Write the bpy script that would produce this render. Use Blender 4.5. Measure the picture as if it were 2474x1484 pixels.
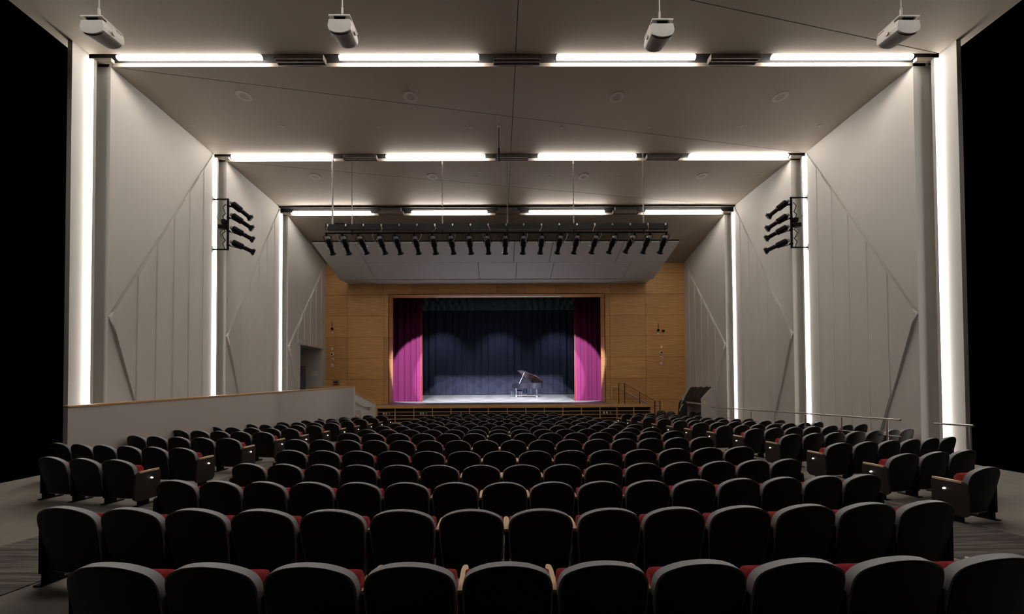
import bpy, math, random
from mathutils import Vector, Matrix
random.seed(7)
S = bpy.context.scene
for o in list(bpy.data.objects): bpy.data.objects.remove(o)
COL = S.collection
PI = math.pi
E = 2.17            # eye height above the floor in front of the stage; "rel" heights below are measured from the eye

# ------------------------------------------------------------------ camera, world, exposure, large lights
YAW, ROLL, TILT, F, CX = .005, -.0055, .0148, 850.0, 1211.0
CY = 920 - F*math.tan(TILT)
fw = Vector((math.sin(YAW)*math.cos(TILT), math.cos(YAW)*math.cos(TILT), math.sin(TILT)))
r0 = Vector((math.cos(YAW), -math.sin(YAW), 0)); u0 = r0.cross(fw)
rt = r0*math.cos(ROLL)+u0*math.sin(ROLL); up = -r0*math.sin(ROLL)+u0*math.cos(ROLL)
cd = bpy.data.cameras.new('camera'); cam = bpy.data.objects.new('camera', cd); COL.objects.link(cam)
m = Matrix((rt, up, -fw)).transposed().to_4x4(); m.translation = (0, 0, E); cam.matrix_world = m
cd.sensor_width = 36; cd.lens = 36*F/2474; cd.shift_x = (1237-CX)/2474; cd.shift_y = (CY-742)/2474
cd.clip_start = .05; cd.clip_end = 100
S.camera = cam
w = bpy.data.worlds.new('world'); S.world = w; w.use_nodes = True
w.node_tree.nodes['Background'].inputs[0].default_value = (0, 0, 0, 1)
S.view_settings.view_transform = 'Standard'; S.view_settings.look = 'None'
S.view_settings.gamma = 1; S.view_settings.exposure = 1.4
try: S.view_settings.use_curve_mapping = False
except Exception: pass
TUBE, STRIP = 18.0, 6.5        # emission of the ceiling tubes and of the vertical wall strips

def spot(name, loc, to, power, angle, blend, col, size=.06):
    l = bpy.data.lights.new(name, 'SPOT'); l.energy = power; l.spot_size = math.radians(angle); l.spot_blend = blend
    l.color = col; l.shadow_soft_size = size
    o = bpy.data.objects.new(name, l); COL.objects.link(o); o.location = (loc[0], loc[1], loc[2]+E)
    d = Vector(to)-Vector(loc); o.rotation_euler = d.to_track_quat('-Z', 'Y').to_euler(); return o
for i, (bx, ax) in enumerate(((-3.5, -4.2), (-2.3, -2.7), (-1.1, -1.3), (.1, 0), (1.2, 1.3), (2.3, 2.7), (3.4, 3.95))):
    spot('stage_beam', (bx, 11.95, 4.55), (ax, 23.2, -1.2), 6500, 28.5, .15, (.88, .89, 1))

for i, bx in enumerate((-3.5, 0, 3.5)):
    spot('upstage_wash', (bx*1.3, 26.9, 5.2), (bx*1.4, 29.3, -.6), 260, 90, .8, (.72, .82, 1))
# ------------------------------------------------------------------ helpers
def U(px, py, Y):
    "point on the plane y=Y seen at that pixel of the photograph (rel height)"
    d = (px-CX)/F*rt - (py-CY)/F*up + fw
    return d*(Y/d.y)

class MB:
    def __init__(s): s.v = []; s.f = []
    def add(s, vs, fs):
        n = len(s.v); s.v += [tuple(v) for v in vs]; s.f += [tuple(i+n for i in f) for f in fs]; return s
    def box(s, x0, x1, y0, y1, z0, z1):
        return s.add([(x, y, z) for z in (z0, z1) for y in (y0, y1) for x in (x0, x1)],
                     [(0,2,3,1),(4,5,7,6),(0,1,5,4),(2,6,7,3),(0,4,6,2),(1,3,7,5)])
    def prism(s, pts, pts2):
        n = len(pts)
        return s.add(list(pts)+list(pts2), [tuple(range(n))[::-1], tuple(range(n, 2*n))]+[(i, (i+1) % n, n+(i+1) % n, n+i) for i in range(n)])
    def tube(s, pts, r, n=8, cap=True, r2=None):
        pts = [Vector(p) for p in pts]; k = len(pts); rings = []
        up0 = None
        for i, p in enumerate(pts):
            d = (pts[min(i+1, k-1)]-pts[max(i-1, 0)]).normalized()
            a = up0 if up0 is not None else (Vector((0, 0, 1)) if abs(d.z) < .9 else Vector((1, 0, 0)))
            b = d.cross(a).normalized(); a = b.cross(d).normalized(); up0 = a
            rr = r[i] if isinstance(r, (list, tuple)) else r
            rings += [p+(b*math.cos(2*PI*j/n)+a*math.sin(2*PI*j/n))*rr for j in range(n)]
        fs = [(i*n+j, i*n+(j+1) % n, (i+1)*n+(j+1) % n, (i+1)*n+j) for i in range(k-1) for j in range(n)]
        if cap: fs += [tuple(range(n))[::-1], tuple(range((k-1)*n, k*n))]
        return s.add(rings, fs)
    def rbox(s, x0, x1, y0, y1, z0, z1, b=.02):
        "box with bevelled edges"
        vs = []; 
        for dz, ins in ((z0, b), (z0+b, 0), (z1-b, 0), (z1, b)):
            a0, a1, c0, c1 = x0+ins, x1-ins, y0+ins, y1-ins
            vs += [(a0+b, c0, dz), (a1-b, c0, dz), (a1, c0+b, dz), (a1, c1-b, dz), (a1-b, c1, dz), (a0+b, c1, dz), (a0, c1-b, dz), (a0, c0+b, dz)]
        fs = [tuple(range(8))[::-1], tuple(range(24, 32))]+[(i*8+j, i*8+(j+1) % 8, i*8+8+(j+1) % 8, i*8+8+j) for i in range(3) for j in range(8)]
        return s.add(vs, fs)
    def xf(s, mat): s.v = [tuple(mat @ Vector(v)) for v in s.v]; return s

def ob(name, mb, mat, parent=None, smooth=False, local=False):
    me = bpy.data.meshes.new(name)
    off = Vector((0, 0, 0)) if local else Vector((0, 0, E))
    if parent is not None and not local: off = off-base(parent)
    me.from_pydata([tuple(Vector(v)+off) for v in mb.v], [], mb.f)
    me.materials.append(mat)
    import bmesh
    bm = bmesh.new(); bm.from_mesh(me); bmesh.ops.recalc_face_normals(bm, faces=bm.faces); bm.to_mesh(me); bm.free()
    if smooth:
        me.polygons.foreach_set('use_smooth', [True]*len(me.polygons))
        try: me.set_sharp_from_angle(angle=math.radians(50))
        except Exception: pass
    o = bpy.data.objects.new(name, me); COL.objects.link(o)
    if parent is not None: o.parent = parent
    return o
def base(p):
    v = Vector((0, 0, 0))
    while p is not None: v = v+p.location; p = p.parent
    return v
def thing(name, label, cat, loc=(0, 0, 0), rz=0, group=None):
    o = bpy.data.objects.new(name, None); COL.objects.link(o); o.empty_display_size = .1
    o.location = (loc[0], loc[1], loc[2]+E); o.rotation_euler = (0, 0, rz)
    o['label'] = label; o['category'] = cat
    if group: o['group'] = group
    return o
def tag(o, label, cat, group=None):
    o['label'] = label; o['category'] = cat
    if group: o['group'] = group
    return o
def struct(o): o['kind'] = 'structure'; return o
def sroot(name):
    o = bpy.data.objects.new(name, None); COL.objects.link(o); o.empty_display_size = .1; o['kind'] = 'structure'; return o
def dup(root, loc, rot, label=None, group=None, skip=()):
    r = root.copy(); COL.objects.link(r); r.location = loc; r.rotation_euler = rot
    if label: r['label'] = label
    if group: r['group'] = group
    for ch in root.children:
        if ch.name.split('.')[0] in skip: continue
        c = ch.copy(); COL.objects.link(c); c.parent = r
        for g in ch.children:
            d = g.copy(); COL.objects.link(d); d.parent = c
    return r

def lin(c): return tuple(((x/255)/12.92 if x/255 <= .04045 else ((x/255+.055)/1.055)**2.4) for x in c)
def mat(name, col, rough=.6, metal=0, emit=None, strength=0, noise=.0, nscale=20, bump=0, spec=None, coat=0):
    m = bpy.data.materials.new(name); m.use_nodes = True; nt = m.node_tree; b = nt.nodes['Principled BSDF']
    b.inputs['Base Color'].default_value = (*col, 1); b.inputs['Roughness'].default_value = rough; b.inputs['Metallic'].default_value = metal
    if spec is not None: b.inputs['Specular IOR Level'].default_value = spec
    if coat: b.inputs['Coat Weight'].default_value = coat
    if emit: b.inputs['Emission Color'].default_value = (*emit, 1); b.inputs['Emission Strength'].default_value = strength
    if noise or bump:
        g = nt.nodes.new('ShaderNodeNewGeometry'); n = nt.nodes.new('ShaderNodeTexNoise'); n.inputs['Scale'].default_value = nscale; n.inputs['Detail'].default_value = 4
        nt.links.new(g.outputs['Position'], n.inputs['Vector'])
        if noise:
            r = nt.nodes.new('ShaderNodeMapRange'); r.inputs['To Min'].default_value = 1-noise; r.inputs['To Max'].default_value = 1+noise
            nt.links.new(n.outputs['Fac'], r.inputs['Value'])
            mx = nt.nodes.new('ShaderNodeVectorMath'); mx.operation = 'SCALE'; mx.inputs[0].default_value = col
            nt.links.new(r.outputs[0], mx.inputs['Scale']); nt.links.new(mx.outputs[0], b.inputs['Base Color'])
        if bump:
            bp = nt.nodes.new('ShaderNodeBump'); bp.inputs['Strength'].default_value = bump; bp.inputs['Distance'].default_value = .01
            nt.links.new(n.outputs['Fac'], bp.inputs['Height']); nt.links.new(bp.outputs[0], b.inputs['Normal'])
    return m
def wood(name, c1, c2, scale=(.9, 1, 16), rough=.45, tone=.12):
    m = bpy.data.materials.new(name); m.use_nodes = True; nt = m.node_tree; b = nt.nodes['Principled BSDF']
    g = nt.nodes.new('ShaderNodeNewGeometry'); mp = nt.nodes.new('ShaderNodeMapping'); mp.inputs['Scale'].default_value = scale
    oi = nt.nodes.new('ShaderNodeObjectInfo'); ad = nt.nodes.new('ShaderNodeVectorMath'); ad.operation = 'MULTIPLY_ADD'
    nt.links.new(oi.outputs['Random'], ad.inputs[0]); ad.inputs[1].default_value = (31, 17, 9); nt.links.new(g.outputs['Position'], ad.inputs[2])
    nt.links.new(ad.outputs[0], mp.inputs['Vector'])
    n = nt.nodes.new('ShaderNodeTexNoise'); n.inputs['Scale'].default_value = 1.6; n.inputs['Detail'].default_value = 7; n.inputs['Roughness'].default_value = .6
    nt.links.new(mp.outputs[0], n.inputs['Vector'])
    cr = nt.nodes.new('ShaderNodeValToRGB'); cr.color_ramp.elements[0].position = .3; cr.color_ramp.elements[1].position = .7
    cr.color_ramp.elements[0].color = (*c1, 1); cr.color_ramp.elements[1].color = (*c2, 1)
    nt.links.new(n.outputs['Fac'], cr.inputs['Fac'])
    mr = nt.nodes.new('ShaderNodeMapRange'); mr.inputs['To Min'].default_value = 1-tone; mr.inputs['To Max'].default_value = 1+tone
    nt.links.new(oi.outputs['Random'], mr.inputs['Value'])
    sc = nt.nodes.new('ShaderNodeVectorMath'); sc.operation = 'SCALE'; nt.links.new(cr.outputs[0], sc.inputs[0]); nt.links.new(mr.outputs[0], sc.inputs['Scale'])
    nt.links.new(sc.outputs[0], b.inputs['Base Color']); b.inputs['Roughness'].default_value = rough
    return m

WALL = mat('wall_paint', (.505, .485, .45), .75, noise=.03, nscale=3, bump=.05)
CEIL = mat('ceiling_paint', (.35, .30, .245), .7, noise=.03, nscale=2)
VOID = mat('slot_black', (.012, .011, .01), .9)
TUBEM = mat('tube_lens', (.9, .9, .88), .4, emit=(1, .93, .86), strength=TUBE)
STRIPM = mat('strip_lens', (.9, .9, .88), .4, emit=(1, .95, .89), strength=STRIP)
ALU = mat('diffuser_aluminium', (.42, .38, .35), .4, metal=.3)
WOODP = wood('maple_panel', lin((180, 130, 72)), lin((208, 160, 100)))
WOODT = wood('maple_trim', lin((178, 134, 84)), lin((204, 160, 108)), rough=.4)
ARM = wood('armrest_maple', (.56, .40, .22), (.68, .50, .30), scale=(12, 2, 12), rough=.45, tone=.05)
JAMB = wood('jamb_maple', lin((178, 122, 72)), lin((200, 146, 92)))
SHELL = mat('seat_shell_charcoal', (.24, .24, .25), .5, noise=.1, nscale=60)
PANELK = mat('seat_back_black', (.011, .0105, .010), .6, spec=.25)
RED = mat('seat_red_fabric', (.36, .022, .026), .85, noise=.15, nscale=120, bump=.2)
BLACKM = mat('black_metal', (.004, .0037, .0037), .6, spec=.12)
PANELB = mat('end_panel_espresso', (.018, .010, .008), .55)
STEEL = mat('brushed_steel', (.55, .50, .46), .35, metal=.85)
GREYM = mat('grey_metal', (.3, .3, .3), .4, metal=.6)
WHITEM = mat('white_plastic', (.72, .68, .62), .5)
SPKW = mat('speaker_white', (.78, .73, .68), .5)
GRILLE = mat('speaker_grille', (.15, .135, .125), .7, noise=.25, nscale=260)
REFL = mat('reflector_grey', (.44, .45, .43), .5, noise=.03, nscale=2)
CONC = mat('seating_floor', (.20, .175, .145), .8, noise=.15, nscale=6)
STAGEF = mat('stage_floor', (.155, .152, .155), .45, noise=.25, nscale=5)
MAG = mat('magenta_drape', (.085, .013, .045), 1, spec=0, noise=.1, nscale=8)
NAVY = mat('navy_drape', (.017, .0185, .029), 1, spec=0, noise=.3, nscale=4)
BLACKD = mat('black_drape', (.05, .07, .072), 1, spec=0)
PIANO = mat('piano_ebony', (.010, .010, .014), .2, coat=.6)
LIDREFL = mat('lid_reflection_brown', (.055, .018, .010), .15, coat=.5)  # brown reflection in the black piano lid, painted in as base colour
RACK = mat('rack_laminate', (.42, .38, .36), .6)
BROWN = mat('brown_padding', (.02, .011, .009), .6, noise=.4, nscale=25)
BAG = mat('black_bag', (.012, .011, .014), .7)
CREAM = mat('cream_card', (.62, .52, .33), .6)
YEL = mat('yellow_strap', (.5, .4, .08), .6)
DARKW = mat('dark_grille_backing', (.010, .005, .004), .7)
JOINT = mat('joint_brown', (.05, .025, .01), .8)
SIGNR = mat('alarm_red', (.35, .03, .03), .5)
SCREEN = mat('grey_panel', (.22, .21, .2), .4)
AISLEL = mat('aisle_lamp_lens', (.9, .9, .9), .3, emit=(1, .96, .9), strength=1.0)
CHAIN = mat('chain_zinc', (.45, .41, .37), .45, metal=.4)
RODW = mat('rod_white', (.6, .57, .53), .5)

def carpet():
    m = bpy.data.materials.new('aisle_carpet'); m.use_nodes = True; nt = m.node_tree; b = nt.nodes['Principled BSDF']
    g = nt.nodes.new('ShaderNodeNewGeometry'); mp = nt.nodes.new('ShaderNodeMapping'); mp.inputs['Scale'].default_value = (1.2, 26, 1); mp.inputs['Rotation'].default_value = (0, 0, .25)
    nt.links.new(g.outputs['Position'], mp.inputs['Vector'])
    n = nt.nodes.new('ShaderNodeTexNoise'); n.inputs['Scale'].default_value = 1.5; n.inputs['Detail'].default_value = 5; nt.links.new(mp.outputs[0], n.inputs['Vector'])
    cr = nt.nodes.new('ShaderNodeValToRGB'); cr.color_ramp.elements[0].position = .38; cr.color_ramp.elements[1].position = .62
    cr.color_ramp.elements[0].color = (.035, .03, .028, 1); cr.color_ramp.elements[1].color = (.15, .13, .11, 1)
    nt.links.new(n.outputs['Fac'], cr.inputs['Fac']); nt.links.new(cr.outputs[0], b.inputs['Base Color']); b.inputs['Roughness'].default_value = .95
    return m
CARPET = carpet()

# ------------------------------------------------------------------ floor: raked, in arcs round the stage
KARC, X0 = .0145, .05
ROWZ = [-.994, -1.062, -1.122, -1.165, -1.170, -1.156, -1.170, -1.221, -1.263, -1.308, -1.356, -1.40, -1.442, -1.455, -1.452]
ROWR = [(1.96+k)*.985 for k in range(15)]
SEATH = .72
def zrow(rho):
    if rho <= ROWR[0]: return ROWZ[0]+(ROWR[0]-rho)*.05
    if rho >= ROWR[-1]: return ROWZ[-1]
    i = int((rho-ROWR[0])/.985); i = min(i, 13); t = (rho-ROWR[i])/.985
    return ROWZ[i]*(1-t)+ROWZ[i+1]*t
def zfl(x, y): return zrow(y-KARC*(x-X0)**2)-SEATH

def floor_patch(name, fx0, fx1, y0, y1, mt, lift=0, nx=24, ny=64, thick=.3):
    b = MB(); vs = []
    for j in range(ny+1):
        y = y0+(y1-y0)*j/ny
        for i in range(nx+1):
            x = fx0(y)+(fx1(y)-fx0(y))*i/nx; vs.append((x, y, zfl(x, y)+lift))
    n = len(vs); vs += [(x, y, z-thick) for x, y, z in vs]; W = nx+1; fs = []
    for j in range(ny):
        for i in range(nx):
            a = j*W+i; fs.append((a, a+1, a+W+1, a+W)); fs.append((n+a, n+a+W, n+a+W+1, n+a+1))
    for i in range(nx): fs += [(i, n+i, n+i+1, i+1), (ny*W+i, ny*W+i+1, n+ny*W+i+1, n+ny*W+i)]
    for j in range(ny): a = j*W; c = a+nx; fs += [(a, a+W, n+a+W, n+a), (c, n+c, n+c+W, c+W)]
    b.add(vs, fs); return ob(name, b, mt)
FLOOR = struct(floor_patch('floor', lambda y: -9.45, lambda y: 10.35, .9, 17.0, CONC, 0, 40, 64))
def lerp(a, b, t): return a+(b-a)*t
def carp(o, l, c): o.parent = FLOOR; o['label'] = l
def edgeL(y): t = (y-3)/13; return lerp(-5.6, -4.85, t), lerp(-4.15, -3.25, t)
def edgeR(y): t = (y-3)/13; return lerp(4.6, 3.65, t), lerp(6.05, 5.15, t)
carp(floor_patch('aisle_carpet', lambda y: edgeL(y)[0], lambda y: edgeL(y)[1], 2.6, 16.7, CARPET, .008, 4, 56, .008), 'dark striped carpet runner along the left aisle between seat blocks', 'carpet')
carp(floor_patch('aisle_carpet', lambda y: edgeR(y)[0], lambda y: edgeR(y)[1], 2.6, 16.7, CARPET, .008, 4, 56, .008), 'dark striped carpet runner along the right aisle between seat blocks', 'carpet')

# ------------------------------------------------------------------ ceiling sections and light slots
def clip(poly, a, b, c):
    "keep a*x+b*y<=c"
    out = []
    for i in range(len(poly)):
        p, q = poly[i], poly[(i+1) % len(poly)]; fp, fq = a*p[0]+b*p[1]-c, a*q[0]+b*q[1]-c
        if fp <= 0: out.append(p)
        if fp*fq < 0: t = fp/(fp-fq); out.append((p[0]+(q[0]-p[0])*t, p[1]+(q[1]-p[1])*t))
    return out
#        near: xl, xr, y, z      far: xl, xr, y, z
SEC = [((-9.05, 9.85, 4.45, 7.42), (-9.31, 10.17, 7.95, 7.49)),
       ((-9.09, 9.86, 8.2, 7.42), (-9.30, 10.13, 11.46, 7.47)),
       ((-9.08, 9.85, 11.7, 7.38), (-9.28, 10.06, 14.9, 7.42)),
       ((-9.10, 9.82, 15.15, 7.18), (-9.03, 9.70, 18.3, 6.12))]
ceil = sroot('ceiling')
for k, (n, f) in enumerate(SEC):
    e = .3
    quad = [(n[0]-e, n[2]), (n[1]+e, n[2]), (f[1]+e, f[2]), (f[0]-e, f[2])]
    zat = lambda y: n[3]+(f[3]-n[3])*(y-n[2])/(f[2]-n[2])
    dx, dy = f[1]-n[0], f[2]-n[2]; L = math.hypot(dx, dy); a, b = dy/L, -dx/L; c = a*n[0]+b*n[2]
    g = .007
    for sx in (-1, 1):
        for sd in (-1, 1):
            p = clip(quad, -sx, 0, -sx*.41-g)
            p = clip(p, sd*a, sd*b, sd*c-g)
            if len(p) < 3: continue
            ob('ceiling_panel', MB().prism([(x, y, zat(y)) for x, y in p], [(x, y, zat(y)+.09) for x, y in p]), CEIL, ceil)
    bk = MB().prism([(x, y, zat(y)+.1) for x, y in quad], [(x, y, zat(y)+.16) for x, y in quad])
    ob('ceiling_backing', bk, VOID, ceil)
for k in range(3):      # dark slots above the tubes
    y0, y1, z = SEC[k][1][2], SEC[k+1][0][2], SEC[k+1][0][3]
    b = MB(); x0, x1 = -9.6, 10.4
    b.box(x0, x1, y0-.06, y1+.06, z+.62, z+.68); b.box(x0, x1, y0-.1, y0-.04, z+.18, z+.68); b.box(x0, x1, y1+.04, y1+.1, z+.12, z+.68)
    ob('slot_box', b, VOID, ceil)

TUBES = [(4.32, -400, [(-500, 137), (507, 1120), (1480, 2080), (2460, 3040)]),
         (8.05, 147, [(285, 632), (820, 1157), (1345, 1679), (1865, 2203)]),
         (11.58, 381, [(560, 803), (933, 1172), (1300, 1536), (1665, 1903)]),
         (15.03, 516, [(708, 895), (995, 1177), (1278, 1460), (1560, 1742)])]
ordn = ['first', 'second', 'third', 'fourth', 'fifth', 'sixth', 'seventh', 'eighth', 'ninth', 'tenth', 'eleventh', 'twelfth', 'thirteenth', 'fourteenth', 'fifteenth', 'sixteenth', 'seventeenth', 'eighteenth', 'nineteenth', 'twentieth']
rowname = ['overhead', 'nearest', 'middle', 'farthest']
for k, (Y, py, spans) in enumerate(TUBES):
    z = SEC[k][0][3]+.075
    for i, (a, b) in enumerate(spans):
        xa, xb = U(a, py, Y).x, U(b, py, Y).x
        t = thing('ceiling_tube_light', 'bright linear tube light, %s from left in the %s ceiling slot' % (ordn[i], rowname[k]), 'light', ((xa+xb)/2, Y, z), group='linear tube lights in the ceiling slots')
        ob('lens', MB().tube([(xa, Y, z), (xb, Y, z)], .048, 12), TUBEM, t, True)
        ob('housing', MB().box(xa+.02, xb-.02, Y-.04, Y+.04, z+.05, z+.13), GREYM, t)
        for q in (.2, .8): x = lerp(xa, xb, q); ob('hanger_wire', MB().tube([(x, Y, z+.15), (x+.08, Y, z+.62)], .004, 5), GREYM, t)
VENTS = [(8.07, 145, [(668, 785), (1192, 1305), (1713, 1829)]), (11.6, 378, [(830, 911), (1197, 1276), (1561, 1641)]), (15.04, 511, [(915, 975), (1197, 1256), (1480, 1541)])]
for k, (Y, py, spans) in enumerate(VENTS):
    z = SEC[k+1][0][3]
    for i, (a, b) in enumerate(spans):
        xa, xb = U(a, py, Y).x, U(b, py, Y).x
        t = thing('slot_diffuser', 'grey two-slot air diffuser, %s from left in the %s ceiling slot' % (ordn[i], rowname[k+1]), 'air vent', ((xa+xb)/2, Y, z), group='air diffusers in the ceiling slots')
        fr = MB().box(xa, xb, Y-.10, Y-.085, z-.02, z+.1).box(xa, xb, Y+.07, Y+.085, z-.02, z+.1).box(xa, xb, Y-.02, Y, z-.02, z+.06).box(xa, xa+.015, Y-.10, Y+.085, z-.02, z+.1).box(xb-.015, xb, Y-.10, Y+.085, z-.02, z+.1)
        ob('frame', fr, ALU, t)
        ob('plenum', MB().box(xa+.1, xb-.1, Y-.07, Y+.06, z+.06, z+.42), ALU if k == 2 else GREYM, t)
        ob('slot_backing', MB().box(xa+.02, xb-.02, Y-.083, Y+.068, z+.03, z+.05), VOID, t)

def disc(cx, cy, cz, slope, r0_, r1_, th, n=24):
    b = MB(); vs = []
    for r, dz in ((r0_, 0), (r1_, 0), (r1_, th), (r0_, th)):
        vs += [(cx+r*math.cos(2*PI*i/n), cy+r*math.sin(2*PI*i/n), cz-dz+slope*r*math.sin(2*PI*i/n)) for i in range(n)]
    fs = [(q*n+i, q*n+(i+1) % n, ((q+1) % 4)*n+(i+1) % n, ((q+1) % 4)*n+i) for q in range(4) for i in range(n)]
    return b.add(vs, fs)
def zceil(k, y): n, f = SEC[k]; return n[3]+(f[3]-n[3])*(y-n[2])/(f[2]-n[2])
def onceil(px, py, k):
    y = 9
    for _ in range(30):
        p = U(px, py, y); zc = zceil(k, y); y = y*zc/p.z
    return U(px, py, y)
CREAMC = mat('ceiling_fitting', (.42, .37, .32), .5)
for k, pts in ((1, [(590, 232), (992, 234), (1490, 235), (1885, 234)]), (2, [(762, 427), (1045, 427), (1410, 427), (1696, 425)])):
    for i, (a, b) in enumerate(pts):
        p = onceil(a, b, k); sl = (SEC[k][1][3]-SEC[k][0][3])/(SEC[k][1][2]-SEC[k][0][2])
        t = thing('ceiling_speaker', 'round flush ceiling speaker, %s from left in the %s ceiling bay' % (ordn[i], ('nearer', 'farther')[k-1]), 'speaker', p, group='round flush speakers in the ceiling')
        ob('trim_ring', disc(p.x, p.y, p.z, sl, .105, .185, .008), CREAMC, t, True)
        ob('grille', disc(p.x, p.y, p.z, sl, .001, .105, .004), CEIL, t, True)
for k, pts in ((1, [(468, 303), (682, 305), (916, 306), (1137, 308), (1356, 308), (1568, 307), (1791, 305), (1980, 303)]), (2, [(607, 425), (968, 427), (1149, 427), (1326, 427), (1498, 427), (1832, 425)])):
    for i, (a, b) in enumerate(pts):
        p = onceil(a, b, k)
        s_ = ob('sprinkler_cover', disc(p.x, p.y, p.z, 0, .001, .045, .012, 14), CREAMC, None, True)
        tag(s_, 'small round sprinkler cover, %s from left in the %s ceiling bay' % (ordn[i], ('nearer', 'farther')[k-1]), 'sprinkler', 'sprinkler covers in the ceiling')

# pendant microphone rod
p = onceil(1205, 305, 1); q = U(1205, 388, p.y)
t = thing('pendant_microphone', 'thin black rod with microphone hanging from the ceiling centre', 'microphone', p)
ob('rod', MB().tube([p, (p.x, p.y, q.z+.35)], .011, 6), BLACKM, t); ob('capsule', MB().tube([(p.x, p.y, q.z+.36), (p.x, p.y, q.z)], .03, 8), BLACKM, t, True)
ob('ceiling_plate', MB().tube([(p.x, p.y, p.z+.0), (p.x, p.y, p.z-.02)], .05, 12), WHITEM, t)

# ------------------------------------------------------------------ side walls: folded panels with battens, light strips between
ZA, ZF, UB = 1.55, -2.35, .37
def wall(side, k, n, f, zt, opening=None):
    xn, yn, xf_, yf = n[0] if side < 0 else n[1], n[2], f[0] if side < 0 else f[1], f[2]
    ztn, ztf = n[3]+.1, f[3]+.1
    P = lambda u, z, off: (xn+(xf_-xn)*u+side*off, yn+(yf-yn)*u, z)
    T = lambda u: .34*(1-u)+.03
    Pr = lambda u, z=9: (.085*(1-u)+.004)*(1-.8*max(0, min(1, (ZA-z)/(ZA-ZF))))                       # how far the lower folded bay stands proud
    zt_ = lambda u: ztn+(ztf-ztn)*u
    dg = lambda u: ZA+(ztf-ZA)*u
    lo = lambda u: ZA+(ZF-ZA)*u/UB if u < UB else ZF
    root = sroot('wall_%s' % ('left' if side < 0 else 'right'))
    rects = [(0, 1, ZF)] if not opening else [(0, opening[0], ZF), (opening[0], opening[1], opening[2]), (opening[1], 1, ZF)]
    for a, c, zl in rects:
        Q = [(a, zl), (c, zl), (c, zt_(c)), (a, zt_(a))]
        ob('wall_panel', MB().prism([P(u, z, 0) for u, z in Q], [P(u, z, T(u)) for u, z in Q]), WALL, root)
        us = sorted({a, c} | ({UB} if a < UB < c else set()))
        q = [(u, max(zl, lo(u))) for u in us]+[(u, dg(u)) for u in reversed(us) if dg(u) > max(zl, lo(u))+1e-6]
        ob('folded_bay', MB().prism([P(u, z, -Pr(u, z)) for u, z in q], [P(u, z, -.001) for u, z in q]), WALL, root)
    L = yf-yn; nb = 6
    for j in range(nb):
        if j == 0: continue
        a = (j+.16)/nb; c = (j+.80)/nb; e = .03/L*1.4
        zl = ZF
        if opening and a-e < opening[1] and c+e > opening[0]: zl = opening[2]
        def q_(a_, c_, k_): return [(a_, max(zl, lo(a_))+.06*k_), (c_, max(zl, lo(c_))+.06*k_), (c_, dg(c_)-.03*k_), (a_, dg(a_)-.03*k_)]
        ob('wall_batten', MB().prism([P(u, z, -Pr(u, z)-.032*(1-.5*u)) for u, z in q_(a, c, 1)], [P(u, z, -Pr(u, z)+.03) for u, z in q_(a-e, c+e, .4)]), WALL, root)
for k in range(4):
    n, f = SEC[k]
    if k == 0:
        t = (7.62-n[2])/(f[2]-n[2]); n2 = tuple(lerp(n[i], f[i], t) for i in range(4))
        for side in (-1, 1):
            root = sroot('wall_%s' % ('left' if side < 0 else 'right')); i = 0 if side < 0 else 1
            ob('wall_panel', MB().prism([(n2[i], n2[2], ZF), (f[i], f[2], ZF), (f[i], f[2], f[3]+.08), (n2[i], n2[2], n2[3]+.08)],
                                        [(n2[i]+side*.1, n2[2], ZF), (f[i]+side*.1, f[2], ZF), (f[i]+side*.1, f[2], f[3]+.08), (n2[i]+side*.1, n2[2], n2[3]+.08)]), WALL, root)
        continue
    for side in (-1, 1):
        wall(side, k, n, f, 0, (.27, .90, 1.68) if (k == 3 and side < 0) else None)
posn = ['nearest', 'second nearest', 'farthest']
for side in (-1, 1):
    sd = 'left' if side < 0 else 'right'
    for k in range(3):
        fx = SEC[k][1][0 if side < 0 else 1]; Y = (SEC[k][1][2]+SEC[k+1][0][2])/2; zt = SEC[k+1][0][3]-.02
        x = fx+side*.03
        t = thing('wall_light_strip', '%s vertical glowing light strip on the %s wall' % (posn[k], sd), 'light', (x, Y, ZF), group='vertical light strips between the wall panels')
        xe = fx; Yn2 = SEC[k+1][0][2]
        Yw = SEC[k][1][2]
        bx = lambda a, c, y0, y1, z0, z1: MB().box(min(xe+side*a, xe+side*c), max(xe+side*a, xe+side*c), y0, y1, z0, z1)
        ob('lens', bx(-.06, .17, Yw+.02, Yw+.04, -2.15, zt), STRIPM, t)
        ob('housing', bx(-.065, .18, Yw+.041, Yw+.10, ZF, zt+.02), WALL, t)
        ob('back_plate', bx(-.04, .5, Yn2+.055, Yn2+.07, ZF, zt+.1), WALL, t)
        ob('cove', bx(.33, .38, Yw, Yn2+.03, ZF, zt+.1), WALL, t)
        ob('end_cap', MB().box(min(x-side*.42, x+side*.3), max(x-side*.42, x+side*.3), Y-.02, Y+.05, zt+.02, zt+.10), CEIL, t)

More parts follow.
